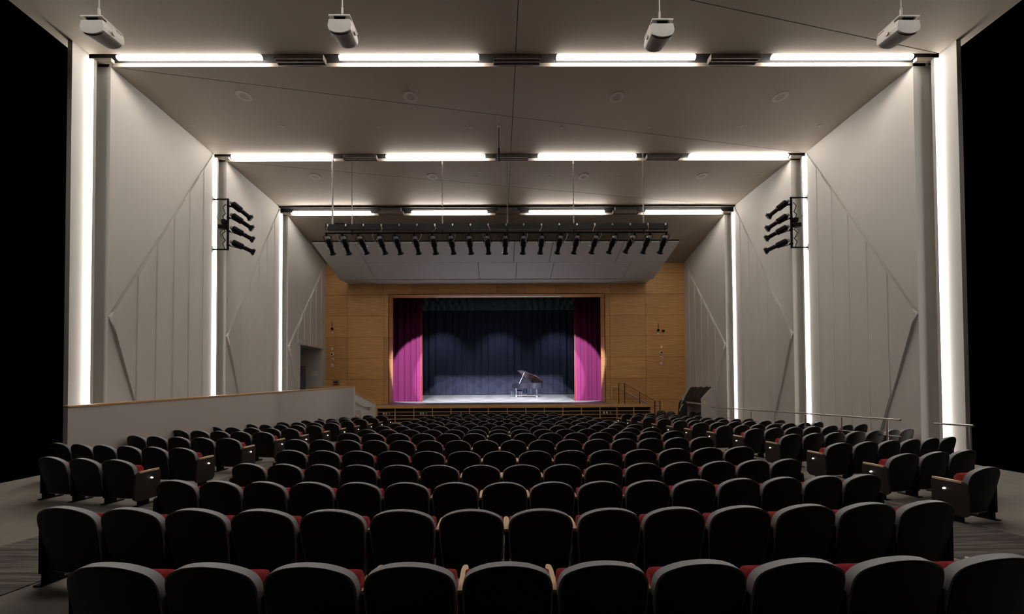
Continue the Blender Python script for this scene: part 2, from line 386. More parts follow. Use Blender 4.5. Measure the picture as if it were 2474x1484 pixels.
# door recess in the left wall, near the stage
rc = sroot('door_1')
xo, ya, yb, zt = -9.12, 16.0, 17.98, 1.68
b = MB().box(-11.2, xo+.02, ya-.1, ya, ZF, zt+.1).box(-11.2, xo+.02, ya-.1, yb+.1, zt, zt+.1)
ob('recess_lining', b, WALL, rc)
ob('jamb', MB().box(-9.88, xo+.03, yb, yb+.1, ZF, zt+.05), WALL, rc)
ob('header', MB().box(-11.2, -9.88, yb, yb+.1, .8, zt+.05), WALL, rc)
ob('door_leaf', MB().box(-11.2, -9.88, yb+.02, yb+.07, ZF, .8), SCREEN, rc)
ob('back_wall', MB().box(-11.3, -11.2, ya-.1, yb+.1, ZF, zt+.1), WALL, rc)
ob('recess_floor', MB().box(-11.2, xo, ya, yb, -1.3, -1.2), CARPET, rc)
p = U(759, 903, yb)
t = thing('wall_notice', 'small pale printed notice inside the left wall recess', 'sign', p)
ob('plate', MB().box(p.x-.13, p.x+.13, yb-.015, yb-.001, p.z-.11, p.z+.11), WHITEM, t)
ob('print_line', MB().box(p.x-.1, p.x+.1, yb-.018, yb-.014, p.z+.02, p.z+.04).box(p.x-.1, p.x+.0, yb-.018, yb-.014, p.z-.05, p.z-.03), SCREEN, t)

# ------------------------------------------------------------------ wood proscenium wall
YW = 18.3
ww = sroot('wall_back')
zl = [-2.3, -1.0, .1, 1.2, 2.3, 3.4, 4.5]
XL, XR, OL, OR_, OT = -9.22, 9.9, -5.73, 5.49, 4.5
def wp(x0, x1, z0, z1):
    g = .006
    ob('wood_panel', MB().box(x0+g, x1-g, YW, YW+.04, z0+g, z1-g), WOODP, ww)
cl = [XL, U(839.5, 800, YW).x, U(927, 800, YW).x, OL]; cr_ = [OR_, U(1473.5, 800, YW).x, U(1560, 800, YW).x, XR]
for cols in (cl, cr_):
    for i in range(3):
        for j in range(len(zl)-1):
            wp(cols[i], cols[i+1], zl[j], zl[j+1])
hx = [XL]+[U(a, 700, YW).x for a in (839.5, 927, 993, 1059.5, 1130, 1201, 1271, 1341, 1407, 1473.5, 1560)]+[XR]
for i in range(len(hx)-1):
    wp(hx[i], hx[i+1], 4.5, 5.6); wp(hx[i], hx[i+1], 5.6, 6.5)
b = MB().box(XL, OL-.05, YW+.05, YW+.3, ZF, 6.8).box(OR_+.05, XR, YW+.05, YW+.3, ZF, 6.8).box(OL, OR_, YW+.05, YW+.3, OT+.05, 6.8)
ob('joint_backing', b, JOINT, ww)
jb = MB().box(OL-.03, OL, YW-.005, YW+.68, -1.16, OT+.03)
for a in range(5): pass
for j in range(1, 6):
    z0, z1 = max(zl[j], -1.16), zl[j+1] if j < 6 else OT
    ob('jamb_panel', MB().box(OL-.04, OL, YW+.0, YW+.68, z0+.006, z1-.006), JAMB, ww)
    ob('jamb_panel', MB().box(OR_, OR_+.04, YW+.0, YW+.68, z0+.006, z1-.006), JAMB, ww)
z0, z1 = -1.16, -1.0
ob('jamb_panel', MB().box(OL-.04, OL, YW, YW+.68, z0, z1), JAMB, ww); ob('jamb_panel', MB().box(OR_, OR_+.04, YW, YW+.68, z0, z1), JAMB, ww)
ob('soffit_panel', MB().box(OL-.04, OR_+.04, YW, YW+.68, OT, OT+.04), JAMB, ww)
ob('soffit_trim', MB().box(-3.4, 3.3, YW+.25, YW+.45, OT-.03, OT-.001), WHITEM, ww)

# devices on the wood wall
def device(px, py, w_, h, d, mt, name, label, cat, extra=None, Y=YW):
    p = U(px, py, Y)
    t = thing(name, label, cat, (p.x, Y, p.z))
    ob('body', MB().rbox(p.x-w_/2, p.x+w_/2, Y-d, Y-.001, p.z-h/2, p.z+h/2, min(.01, d/3)), mt, t)
    if extra: extra(t, p)
    return t
for sd, dx, dy in (('left', 0, 0), ('right', 793.5, -4)):
    device(803.5+dx, 842.5+dy, .1, .13, .05, WHITEM, 'wall_sensor', 'small cream box on the %s wood wall above the dome camera' % sd, 'sensor')
    p = U(803+dx, 856+dy, YW); t = thing('dome_camera', 'round white camera with dark eye on the %s wood wall' % sd, 'camera', (p.x, YW, p.z))
    ob('dome_base', MB().tube([(p.x, YW-.001, p.z), (p.x, YW-.06, p.z)], .085, 20), WHITEM, t, True)
    ob('lens', MB().tube([(p.x, YW-.055, p.z), (p.x, YW-.1, p.z), (p.x, YW-.11, p.z)], [.045, .04, .02], 16), BLACKM, t, True)
    def ex(t, p): ob('grille', MB().box(p.x-.07, p.x+.05, YW-.055, YW-.049, p.z-.035, p.z+.02), SCREEN, t)
    device(803.5+dx, 868.5+dy, .17, .12, .05, WHITEM, 'speaker_strobe', 'wide white box with grey grille on the %s wood wall' % sd, 'alarm box', ex)
    def ex2(t, p): ob('slot', MB().box(p.x-.04, p.x+.04, YW-.055, YW-.049, p.z-.05, p.z-.01), SCREEN, t)
    device(803+dx, 883.5+dy, .13, .19, .05, WHITEM, 'wall_control', 'tall white control box lowest on the %s wood wall' % sd, 'control box', ex2)
    mx = 803.5 if dx == 0 else 1589.5
    p = U(mx, 795+(3 if dx else 0), YW); t = thing('projection_bracket', 'small black bracket with rod and white button high on the %s wood wall' % sd, 'bracket', (p.x, YW, p.z))
    ob('rod', MB().tube([(p.x, YW-.06, p.z), (p.x, YW-.06, p.z+.36)], .012, 6), BLACKM, t); ob('mount', MB().rbox(p.x-.05, p.x+.05, YW-.09, YW-.001, p.z-.06, p.z+.05, .01), BLACKM, t)
    ob('button', MB().tube([(p.x, YW-.001, p.z-.19), (p.x, YW-.04, p.z-.19)], .05, 14), WHITEM, t, True)
device(1601.5, 800, .12, .1, .09, BLACKM, 'small_speaker', 'small black box right of the bracket on the right wood wall', 'box')
def exa(t, p):
    ob('red_window', MB().box(p.x-.09, p.x+.09, YW-.075, YW-.069, p.z-.11, p.z-.03), SIGNR, t)
    ob('dark_slot', MB().box(p.x-.1, p.x+.1, YW-.075, YW-.069, p.z+.0, p.z+.05), BLACKM, t)
device(812.5, 924.5, .32, .26, .07, SCREEN, 'alarm_panel', 'grey box with red window low on the left wood wall', 'alarm box', exa)

# ------------------------------------------------------------------ stage
ZS = -1.165
st = sroot('stage_floor')
XSL, XSR, YS = -5.93, 7.32, 17.0
ob('stage_boards', MB().box(-8.5, 8.5, YW+.3, 30.2, ZS-.12, ZS).box(OL-.04, OR_+.04, YW-.02, YW+.3, ZS-.12, ZS), STAGEF, st)
ob('apron', MB().box(XSL, 5.70, YS+.02, YW-.02, ZS-.12, ZS), STAGEF, st)
b = MB().box(-8.6, -8.5, YW+.3, 30.2, ZS, 7.2).box(8.5, 8.6, YW+.3, 30.2, ZS, 7.2).box(-8.6, 8.6, 30.1, 30.2, ZS, 7.2).box(-8.6, 8.6, YW+.3, 30.2, 7.2, 7.3).box(-8.6, 8.6, YW+.3, YW+.36, 6.5, 7.3)
struct(ob('wall_stage_house', b, VOID))
fa = thing('stage_fascia', 'wood edged stage front with open grid of rails over dark backing', 'stage front', (0, YS, ZF))
ob('nosing', MB().box(XSL-.03, XSR, YS-.05, YS+.02, ZS-.14, ZS+.005), WOODT, fa)
zr = [-1.31, -1.485, -1.65, -1.82, -1.99]
for z in zr: ob('rail', MB().box(XSL, XSR, YS-.03, YS+.01, z-.012, z+.012), WOODT, fa)
xs = [U(a, 1000, YS).x for a in (909.5, 954.7, 1000, 1045, 1089.7, 1134.6, 1180, 1225.5, 1270.5, 1315.2, 1359.8, 1404.5, 1449.5, 1490.5, 1531, 1572.5)]
for x in xs: ob('stile', MB().box(x-.017, x+.017, YS-.035, YS+.012, -1.99, ZS-.14), WOODT, fa)
ob('base_board', MB().box(XSL, XSR, YS-.03, YS+.02, -2.17, -1.99), WOODT, fa)
ob('backing', MB().box(XSL, XSR, YS+.12, YS+.16, -2.17, ZS-.12), DARKW, fa)
ob('end_board', MB().box(XSR-.03, XSR+.02, YS, YS+.2, -2.17, ZS), WOODT, fa)
for g_, pts in enumerate(((925.5, 931.5, 939), (1015.5, 1021.5, 1029), (1460.5, 1468, 1477))):
    for i, a in enumerate(pts):
        x = U(a, 997, YS).x
        o = ob('outlet_plate', MB().rbox(x-.04, x+.04, YS+.085, YS+.12, -1.63, -1.53, .006), WHITEM if i < 2 else SCREEN)
        tag(o, '%s outlet plate, %s from left in the %s group behind the stage front rails' % (('white', 'white', 'grey')[i], ordn[i], ('leftmost', 'second', 'rightmost')[g_]), 'outlet', 'outlet plates in the stage front')
x = U(1113, 997, YS).x; tag(ob('outlet_plate', MB().rbox(x-.035, x+.035, YS+.085, YS+.12, -1.63, -1.53, .006), SCREEN), 'lone grey outlet plate near the middle of the stage front', 'outlet', 'outlet plates in the stage front')

def drape(name, x0, x1, y, z0, z1, amp, wl, mt, label, nz=2, n=None, hemz=0, group=None, cat='curtain'):
    n = n or int(abs(x1-x0)/wl*10); vs = []; r = random.Random(hash(label) % 999 if False else len(label)*7+int(x0*10) % 50)
    ph = [r.uniform(0, 6.28) for _ in range(4)]
    def off(s): return amp*(math.sin(2*PI*s/wl+.9*math.sin(2*PI*s/(wl*3.7)+ph[0])+ph[1])*.7+.3*math.sin(2*PI*s/(wl*.47)+ph[2]))
    for j in range(nz+1):
        z = lerp(z0, z1, j/nz)
        for i in range(n+1):
            s = (x1-x0)*i/n; k = 1-.25*j/nz
            vs.append((x0+s, y+off(s)*k, z+(hemz*math.sin(s*5) if j == 0 else 0)))
    m_ = len(vs); vs += [(a, c+.012, d) for a, c, d in vs]; W = n+1; fs = []
    for j in range(nz):
        for i in range(n): a = j*W+i; fs += [(a, a+1, a+W+1, a+W), (m_+a, m_+a+W, m_+a+W+1, m_+a+1)]
    for i in range(n): fs += [(i, m_+i, m_+i+1, i+1), (nz*W+i, nz*W+i+1, m_+nz*W+i+1, m_+nz*W+i)]
    for j in range(nz): a = j*W; c = a+n; fs += [(a, a+W, m_+a+W, m_+a), (c, m_+c, m_+c+W, c+W)]
    o = ob(name, MB().add(vs, fs), mt, None, True); tag(o, label, cat, group); return o
drape('stage_curtain', U(947, 900, 20.2).x-.9, U(1021, 900, 20.2).x, 20.2, ZS+.01, 5.4, .075, .36, MAG, 'magenta stage curtain hanging at the left of the opening', 4)
drape('stage_curtain', U(1387, 900, 20.2).x, U(1452, 900, 20.2).x+.9, 20.2, ZS+.01, 5.4, .075, .33, MAG, 'magenta stage curtain hanging at the right of the opening', 4)
drape('back_curtain', -8.2, 8.2, 29.3, ZS+.03, 7.0, .10, .62, NAVY, 'dark navy pleated curtain across the back of the stage', 6)
for i, (Y, pyb) in enumerate(((20.9, 727), (23.6, 737), (26.3, 750))):
    z0 = U(1200, pyb, Y).z
    drape('border_curtain', -8.0, 8.0, Y, z0, z0+1.2, .09, .5, BLACKD, 'short black pleated border curtain, %s one above the stage' % ('front', 'middle', 'rear')[i], 1)

HEM = mat('curtain_hem_red', (.13, .011, .014), .8)
for o, xs_ in ((bpy.data.objects['stage_curtain'], (-.03, -.10)), (bpy.data.objects['stage_curtain.001'], (.03, .10))):
    xe_ = U(1021, 900, 20.1).x if xs_[0] < 0 else U(1387, 900, 20.1).x
    for q_ in xs_: ob('hem', MB().box(xe_+q_-.018, xe_+q_+.018, 20.06, 20.10, ZS+.03, 5.3), HEM, o)
# grand piano
px0 = U(1275, 961, 24.6)
pn = thing('grand_piano', 'black grand piano with its lid propped open on stage', 'piano', (px0.x+.05, 24.6, ZS), 0)
AP = PI+.42     # local +y = tail
ln = 1.75; outline = [(-.73, 0), (.73, 0), (.73, .55), (.70, .75), (.60, .95), (.44, 1.12), (.30, 1.28), (.22, 1.45), (.12, 1.62), (-.05, 1.73), (-.28, 1.78), (-.50, 1.75), (-.66, 1.64), (-.73, 1.48)]
outline = [(x, y-.85) for x, y in outline]
Rm = Matrix.Rotation(AP, 4, 'Z')
def pp(name, mb, mt, smooth=False, par=pn): return ob(name, mb.xf(Rm), mt, par, smooth, local=True)
pp('case', MB().prism([(x, y, .62) for x, y in outline], [(x, y, .98) for x, y in outline]), PIANO, True)
pp('rim_moulding', MB().prism([(x*1.015, y*1.012, .66) for x, y in outline], [(x*1.015, y*1.012, .69) for x, y in outline]), PIANO)
pp('key_bed', MB().box(-.73, .73, -1.08, -.84, .62, .76).box(-.73, -.66, -1.08, -.84, .76, .9).box(.66, .73, -1.08, -.84, .76, .9), PIANO)
pp('keys', MB().box(-.64, .64, -1.07, -.9, .765, .785), WHITEM)
pp('music_desk', MB().prism([(-.4, -.62, .99), (.4, -.62, .99), (.36, -.52, 1.24), (-.36, -.52, 1.24)], [(-.4, -.60, .99), (.4, -.60, .99), (.36, -.50, 1.24), (-.36, -.50, 1.24)]), PIANO)
la = math.radians(37)    # lid hinged on local -x side
def lid(x, y, t): d = x+.73; return (-.73+d*math.cos(la)-t*math.sin(la), y, 1.0+d*math.sin(la)+t*math.cos(la))
lo = [(x, y) for x, y in outline if True]
pp('lid', MB().prism([lid(x, y, 0.004) for x, y in lo], [lid(x, y, .03) for x, y in lo]), PIANO)
pp('lid_underside', MB().prism([lid(x*.94, y*.94, -.004) for x, y in lo], [lid(x*.94, y*.94, .003) for x, y in lo]), LIDREFL)
pp('lid_prop', MB().tube([(.66, -.1, .97), lid(.5, -.1, 0)], .007, 6), GREYM)
for (x, y) in ((-.6, -.72), (.6, -.72), (-.28, .68)):
    lg = pp('leg', MB().tube([(x, y, .64), (x, y, .5), (x, y, .12)], [.075, .06, .035], 8), PIANO)
    ob('caster', MB().tube([(x, y-.03, .06), (x, y+.03, .06)], .06, 12).box(x-.02, x+.02, y-.02, y+.02, .06, .14).xf(Rm), STEEL, lg, True, local=True)
pp('pedal_lyre', MB().box(-.11, -.07, -.5, -.46, .12, .64).box(.07, .11, -.5, -.46, .12, .64).box(-.15, .15, -.55, -.42, .06, .13), PIANO)
pp('dolly_bar', MB().box(-.62, .62, -.74, -.70, .10, .13).tube([(-.6, -.72, .11), (-.28, .68, .11)], .02, 6).tube([(.6, -.72, .11), (-.28, .68, .11)], .02, 6), STEEL)
bp = U(1243, 958, 25.4)
bn = thing('piano_bench', 'black bench with slim legs behind the grand piano', 'bench', (bp.x+.15, 25.4, ZS), .42)
ob('seat', MB().rbox(-.38, .38, -.17, .17, .42, .5, .02), PIANO, bn, local=True)
for x in (-.34, .34):
    for y in (-.13, .13): ob('leg', MB().tube([(x, y, .43), (x, y, 0)], [.025, .016], 6), PIANO, bn, local=True)

# ------------------------------------------------------------------ acoustic reflector over the stage front
rf = thing('acoustic_reflector', 'large sloping grey acoustic panel hanging above the stage opening', 'reflector', (0, 16.2, 5.5))
y0, zA, y1, zB = 14.9, 5.88, 17.5, 5.06; x0, x1 = -7.93, 7.72
fr = [0, .118, .47, .575, .69, .90, 1]
for row in range(2):
    ta, tb = row*.5, row*.5+.5
    cols = [0, .115, .55, .655, .85, 1] if row == 0 else [0, .115, .445, .56, .67, .90, 1]
    for i in range(len(cols)-1):
        xa, xb = lerp(x0, x1, cols[i])+.011, lerp(x0, x1, cols[i+1])-.011
        ya, yb_, za, zb = lerp(y0, y1, ta)+.01, lerp(y0, y1, tb)-.01, lerp(zA, zB, ta), lerp(zA, zB, tb)
        q = [(xa, ya, za), (xb, ya, za), (xb, yb_, zb), (xa, yb_, zb)]
        ob('reflector_panel', MB().prism(q, [(a, b_, c+.05) for a, b_, c in q]), REFL, rf)
q = [(x0, y0, zA+.055), (x1, y0, zA+.055), (x1, y1, zB+.055), (x0, y1, zB+.055)]
ob('frame', MB().prism(q, [(a, b_, c+.06) for a, b_, c in q]), VOID, rf)
ob('soffit', MB().box(x0+.1, x1-.1, y1, YW-.01, zB-.01, zB+.1), REFL, rf)
ob('edge_trim', MB().box(x0, x1, y1-.03, y1+.01, zB-.025, zB+.02), ALU, rf)

# ------------------------------------------------------------------ stage spotlights (ellipsoidals)
def make_spot_parts(root):
    # local: clamp at origin, yoke hangs, barrel along local -Z (lamp at top)
    ob('body', MB().tube([(0, 0, -.14), (0, 0, -.17), (0, 0, -.40), (0, 0, -.43)], [.07, .095, .095, .07], 12), BLACKM, root, True, local=True)
    ob('lamp_cap', MB().tube([(0, 0, -.08), (0, 0, -.10), (0, 0, -.15)], [.03, .062, .062], 10), GREYM, root, True, local=True)
    ob('lens_barrel', MB().tube([(0, 0, -.42), (0, 0, -.60), (0, 0, -.61), (0, 0, -.67), (0, 0, -.671)], [.068, .068, .09, .09, .07], 12), BLACKM, root, True, local=True)
    ob('shutter_handle', MB().box(-.14, -.09, -.008, .008, -.44, -.425).box(.09, .14, -.008, .008, -.44, -.425), STEEL, root, local=True)
    ob('colour_frame', MB().box(-.10, .10, -.10, .10, -.655, -.645), BLACKM, root, local=True)
def make_yoke(root, down=True):
    s_ = 1
    ob('yoke', MB().tube([(-.125, 0, -.30), (-.125, 0, -.08), (-.09, 0, -.03), (.09, 0, -.03), (.125, 0, -.08), (.125, 0, -.30)], .011, 6), BLACKM, root, local=True)
    ob('clamp', MB().rbox(-.03, .03, -.035, .035, -.05, .06, .008), BLACKM, root, local=True)
proto = thing('stage_spotlight', 'x', 'stage light', (0, 0, -50))
make_spot_parts(proto); make_yoke(proto)
YR = 11.62
rig = thing('lighting_bar', 'long black raceway and pipe hanging on chains above the seats', 'lighting bar', (0, YR, 5.0))
pL, pR = U(788, 549.5, YR), U(1612, 547.5, YR)
def RX(px): return U(px, 549, YR).x
def RZ(x): return lerp(pL.z, pR.z, (x-pL.x)/(pR.x-pL.x))
zc = (pL.z+pR.z)/2
ob('raceway', MB().box(pL.x, pR.x, YR-.05, YR+.05, zc-.09, zc+.09), mat('raceway_grey', (.008, .008, .010), .5, spec=.3), rig)
ob('raceway_box', MB().box(RX(810), RX(833), YR-.04, YR+.04, zc+.09, zc+.13), BLACKM, rig)
zp = U(1200, 562.5, YR).z
ob('pipe', MB().tube([(pL.x, YR, zp), (pR.x, YR, zp)], .028, 8), BLACKM, rig, True)
for a in (851, 1069, 1226, 1386, 1555): ob('strap', MB().box(RX(a)-.02, RX(a)+.02, YR-.035, YR+.035, zp-.05, zc-.08), BLACKM, rig)
FX = [790, 829, 871, 918, 957, 1003, 1046, 1090, 1134, 1178, 1221, 1265, 1309, 1353, 1394, 1439, 1483, 1526, 1567, 1608]
LEAN = [3, 6, 17, 13, 9, 8, 5, 7, 5, 4, 0, -1, -3, -8, -8, -12, -13, -20, -10, -4]
rr = random.Random(3)
for i, a in enumerate(FX):
    x = RX(a-(LEAN[i]*.35))
    o = dup(proto, (x, YR, zp+E-.04), (math.radians(38), math.radians(-LEAN[i]), 0), 'black stage spotlight, %s from left on the lighting bar' % ordn[i], 'spotlights on the lighting bar')
    # pigtail from the raceway
    xp = lerp(pL.x+.08, pR.x-.08, i/19); pts = [(xp, YR-.055, zc+.05), (xp, YR-.07, zc+.0), (xp+.05*rr.uniform(-1, 1), YR-.09, zc-.08), (xp+.1*rr.uniform(-1, 1), YR-.06, zp+.02)]
    ob('connector', MB().box(xp-.02, xp+.02, YR-.07, YR-.05, zc+.02, zc+.085), STEEL, rig)
    ob('pigtail_cable', MB().tube(pts, .008, 5), CHAIN if i % 3 == 0 else BLACKM, rig)
    xa = x+rr.uniform(-.05, .05); dxx = rr.choice([-1, 1])*rr.uniform(.12, .25)
    ob('lamp_cable', MB().tube([(xa, YR+.08, zp-.14), (xa+dxx*.5, YR, zp-.22-.1*rr.random()), (xa+dxx, YR-.02, zp-.08), (xa+dxx*.8, YR, zp)], .007, 5), CHAIN if i % 2 else BLACKM, rig)
def chain(px, r, name, label, zig):
    x = RX(px); zt = 8.0; z0 = zc+.09; b = MB()
    if zig:
        n = int((zt-z0)/.07); 
        for i in range(n):
            z = z0+i*.07
            if i % 2: b.box(x-.022, x-.012, YR-.006, YR+.006, z-.008, z+.078).box(x+.012, x+.022, YR-.006, YR+.006, z-.008, z+.078).box(x-.022, x+.022, YR-.006, YR+.006, z-.008, z).box(x-.022, x+.022, YR-.006, YR+.006, z+.07, z+.078)
            else: b.box(x-.006, x+.006, YR-.022, YR-.012, z-.008, z+.078).box(x-.006, x+.006, YR+.012, YR+.022, z-.008, z+.078).box(x-.006, x+.006, YR-.022, YR+.022, z-.008, z).box(x-.006, x+.006, YR-.022, YR+.022, z+.07, z+.078)
    else: b.tube([(x, YR, z0), (x, YR, zt)], r, 8)
    return tag(ob(name, b, CHAIN if zig else RODW), label, 'chain' if zig else 'pipe', 'chains carrying the lighting bar' if zig else None)
chain(803.5, .028, 'conduit_pipe', 'pale smooth conduit dropping to the left end of the lighting bar', False)
for i, a in enumerate((850.5, 1069, 1226, 1386, 1555)):
    chain(a, .012, 'hoist_chain', 'metal chain, %s from left, carrying the lighting bar' % ordn[i], True)

# spotlights on the side wall ladders
def ladder(side, px, pyt, pyb, wallpx, fys):
    Y = 11.42; sd = 'left' if side < 0 else 'right'
    a, b_ = U(px, pyt, Y), U(px, pyb, Y)
    wx = (SEC[1][1][0] if side < 0 else SEC[1][1][1])
    t = thing('light_ladder', 'black vertical pipe bracketed to the %s wall' % sd, 'lighting pipe', (a.x, Y, b_.z))
    ob('pipe', MB().tube([(a.x, Y, a.z+.02), (a.x, Y, b_.z-.02)], .035, 8), BLACKM, t, True)
    for z in (a.z, b_.z):
        br = ob('bracket', MB().box(min(a.x, wx), max(a.x, wx), Y-.02, Y+.02, z-.02, z+.02), BLACKM, t)
        ob('wall_plate', MB().box(min(wx, wx-side*.02), max(wx, wx-side*.02), Y-.05, Y+.05, z-.1, z+.1), GREYM, br)
    for j, f in enumerate((.46, .56)):
        z = lerp(a.z, b_.z, f); ob('junction_box', MB().rbox(min(a.x+side*.02, a.x+side*(.16+.1*j)), max(a.x+side*.02, a.x+side*(.16+.1*j)), Y-.1, Y+.02, z-.07, z+.07, .01), BLACKM, t)
    r = random.Random(5)
    for j in range(5):
        z = lerp(a.z, b_.z, .1+.18*j); x = a.x+side*.05
        ob('cable', MB().tube([(x, Y-.03, z), (x+side*.1*r.random(), Y-.06, z-.12), (x+side*.02, Y-.04, z-.3)], .012, 5), BLACKM, t)
    zm = lerp(a.z, b_.z, .58)
    ob('cable_loop', MB().tube([(a.x+side*.1, Y, zm), (a.x+side*.25, Y, zm-.12), (a.x+side*.22, Y, zm-.3), (a.x+side*.05, Y, zm-.36)], .006, 5), BLACKM, t)
    ob('cable_run', MB().tube([(a.x+side*.1, Y, zm+.1), (a.x+side*.3, Y, zm+.3), (wx, Y, zm+.5)], .006, 5), BLACKM, t)
    for i, (py, tilt) in enumerate(fys):
        z = U(px, py, Y).z
        # clamp at the pipe; barrel points to the stage centre and down
        tgt = Vector((-side*1.0, .75, -math.tan(math.radians(tilt))*1.25)).normalized()
        start = Vector((a.x-side*.02, Y, z))
        o = thing('stage_spotlight', 'black stage spotlight, %s from top on the %s wall pipe' % (ordn[i], sd), 'stage light', start, group='spotlights on the %s wall pipe' % sd)
        Rq = tgt.to_track_quat('-Z', 'Y').to_matrix().to_4x4()
        body_o = Vector((-side*.05, .0, .06))
        def addp(nm, mb, mt, sm=True): ob(nm, mb.xf(Matrix.Translation(body_o) @ Rq), mt, o, sm, local=True)
        addp('body', MB().tube([(0, 0, -.06), (0, 0, -.09), (0, 0, -.34), (0, 0, -.37)], [.06, .105, .105, .075], 12), BLACKM)
        addp('lamp_cap', MB().tube([(0, 0, .0), (0, 0, -.02), (0, 0, -.08)], [.03, .06, .06], 10), GREYM)
        addp('lens_barrel', MB().tube([(0, 0, -.35), (0, 0, -.60), (0, 0, -.61), (0, 0, -.70), (0, 0, -.701)], [.068, .068, .095, .11, .08], 12), BLACKM)
        addp('colour_frame', MB().box(-.11, .11, -.11, .11, -.66, -.65), BLACKM, False)
        addp('shutter_handle', MB().box(-.15, -.1, -.008, .008, -.40, -.39).box(.1, .15, -.008, .008, -.40, -.39).box(-.008, .008, .1, .15, -.44, -.43), STEEL, False)
        ob('yoke', MB().tube([(0, 0, -.08), (-side*.12, 0, -.12), tuple(body_o+tgt*.25+Vector((0, 0, -.1)))], .014, 6).box(-.04, .04, -.04, .04, -.1, -.05), BLACKM, o, local=True)
ladder(-1, 551, 482, 603, 513, [(492, 36), (521, 30), (553, 24), (587, 20)])
ladder(1, 1911, 478, 598, 1947, [(488, 36), (522, 30), (550, 24), (584, 20)])

# ------------------------------------------------------------------ hanging white speakers
for i, (px, py, tw) in enumerate(((221, 60, 0), (820, 58, 0), (1601, 68, 0), (2196, 60, 0))):
    Y = 5.4; p = U(px, py, Y)
    hw, h, ln = .185, .19, .33
    cs = [(-hw*.9, 0), (hw*.9, 0), (hw, -.10), (hw*.93, -.15), (hw*.72, -.185), (hw*.38, -.205), (0, -.212), (-hw*.38, -.205), (-hw*.72, -.185), (-hw*.93, -.15), (-hw, -.10)]
    t = thing('hanging_speaker', 'white box speaker on a thin rod, %s from left under the ceiling' % ordn[i], 'speaker', (p.x, Y, p.z+.1), group='white speakers hanging from the ceiling')
    sl = -.06
    A_ = [(p.x+a, Y, p.z+.08+b_) for a, b_ in cs]; B_ = [(p.x+a*.86, Y+ln, p.z+.08-sl+b_) for a, b_ in cs]
    ob('cabinet', MB().prism(A_, B_), SPKW, t)
    g1 = [(p.x+a*.95, Y+.025, p.z+.072+b_*1.02) for a, b_ in cs[3:10]]; g2 = [(p.x+a*.81, Y+ln-.02, p.z+.072-sl+b_*1.02) for a, b_ in cs[3:10]]
    vs = g1+g2; n = 7; b = MB().add([(a, c, d-.004) for a, c, d in vs]+[(a, c, d+.02) for a, c, d in vs], [(i_, i_+1, n+i_+1, n+i_) for i_ in range(n-1)]+[(2*n+i_, 2*n+n+i_, 2*n+n+i_+1, 2*n+i_+1) for i_ in range(n-1)]+[(i_, 2*n+i_, 2*n+i_+1, i_+1) for i_ in range(n-1)]+[(n+i_, n+i_+1, 3*n+i_+1, 3*n+i_) for i_ in range(n-1)]+[(0, n, 3*n, 2*n), (n-1, 3*n-1, 4*n-1, 2*n-1)])
    ob('grille', b, GRILLE, t, True)
    ob('bracket', MB().box(p.x-.165, p.x+.165, Y-.01, Y+.3, p.z+.125, p.z+.145).box(p.x-.165, p.x-.14, Y+.06, Y+.2, p.z+.0, p.z+.13).box(p.x+.14, p.x+.165, Y+.06, Y+.2, p.z+.0, p.z+.13), SPKW, t)
    ob('bracket_slot', MB().box(p.x-.08, p.x+.08, Y-.014, Y+.02, p.z+.1, p.z+.12), BLACKM, t)
    for s in (-1, 1): ob('pivot_knob', MB().tube([(p.x+s*.163, Y+.15, p.z-.0), (p.x+s*.195, Y+.15, p.z-.0)], .028, 12), SPKW, t, True)
    ob('hanging_rod', MB().tube([(p.x, Y+.1, p.z+.14), (p.x, Y+.1, zceil(0, Y))], .009, 6), RODW, t)
    ob('rod_coupling', MB().tube([(p.x, Y+.1, p.z+.26), (p.x, Y+.1, p.z+.36)], .017, 8), RODW, t)

# ------------------------------------------------------------------ left ramp parapet, stair cheek, handrails
a, b_ = U(164, 981, 7.0), U(856, 933.5, 15.5)
a2 = a+(a-b_).normalized()*.0
par = struct(bpy.data.objects.new('trim_1', None)); COL.objects.link(par)
d = (b_-a); nrm = Vector((-d.y, d.x, 0)).normalized()*.14
q = [a-Vector((0, 0, .035)), b_-Vector((0, 0, .035)), Vector((b_.x, b_.y, ZF)), Vector((a.x, a.y, ZF))]
ob('parapet_wall', MB().prism(q, [v+nrm for v in q]), WALL, par)
e = nrm*.12; q = [a-e-Vector((0, 0, .035)), b_-e-Vector((0, 0, .035)), b_-e, a-e]
ob('wood_cap', MB().prism(q, [v+nrm+2*e for v in q]), WOODT, par)
ob('corner_trim', MB().box(b_.x-.03, b_.x+.02, b_.y-.02, b_.y+.03, ZF, b_.z-.01), WHITEM, par)
YC = 16.93
def pc(px, py): v = U(px, py, YC); return (v.x, YC, v.z)
top = [(-9.2, YC, -.27), pc(828, 931.5), pc(910, 974.5)]
chk = struct(bpy.data.objects.new('trim_2', None)); COL.objects.link(chk)
q = [(-9.2, YC, ZF), top[0], top[1], top[2], (top[2][0], YC, ZF)]
ob('stair_cheek_wall', MB().prism([(x, y, z-(.05 if z > -2 else 0)) for x, y, z in q], [(x, y+.1, z-(.05 if z > -2 else 0)) for x, y, z in q]), WALL, chk)
for i in range(2):
    p, r = top[i], top[i+1]
    ob('wood_cap', MB().prism([(p[0], YC-.03, p[2]-.05), (r[0], YC-.03, r[2]-.05), (r[0], YC-.03, r[2]), (p[0], YC-.03, p[2])], [(p[0], YC+.13, p[2]-.05), (r[0], YC+.13, r[2]-.05), (r[0], YC+.13, r[2]), (p[0], YC+.13, p[2])]), WOODT, chk)
ob('end_post', MB().box(top[2][0]-.045, top[2][0]+.02, YC-.03, YC+.13, ZF, top[2][2]-.04), WOODT, chk)
Yh = YC-.09
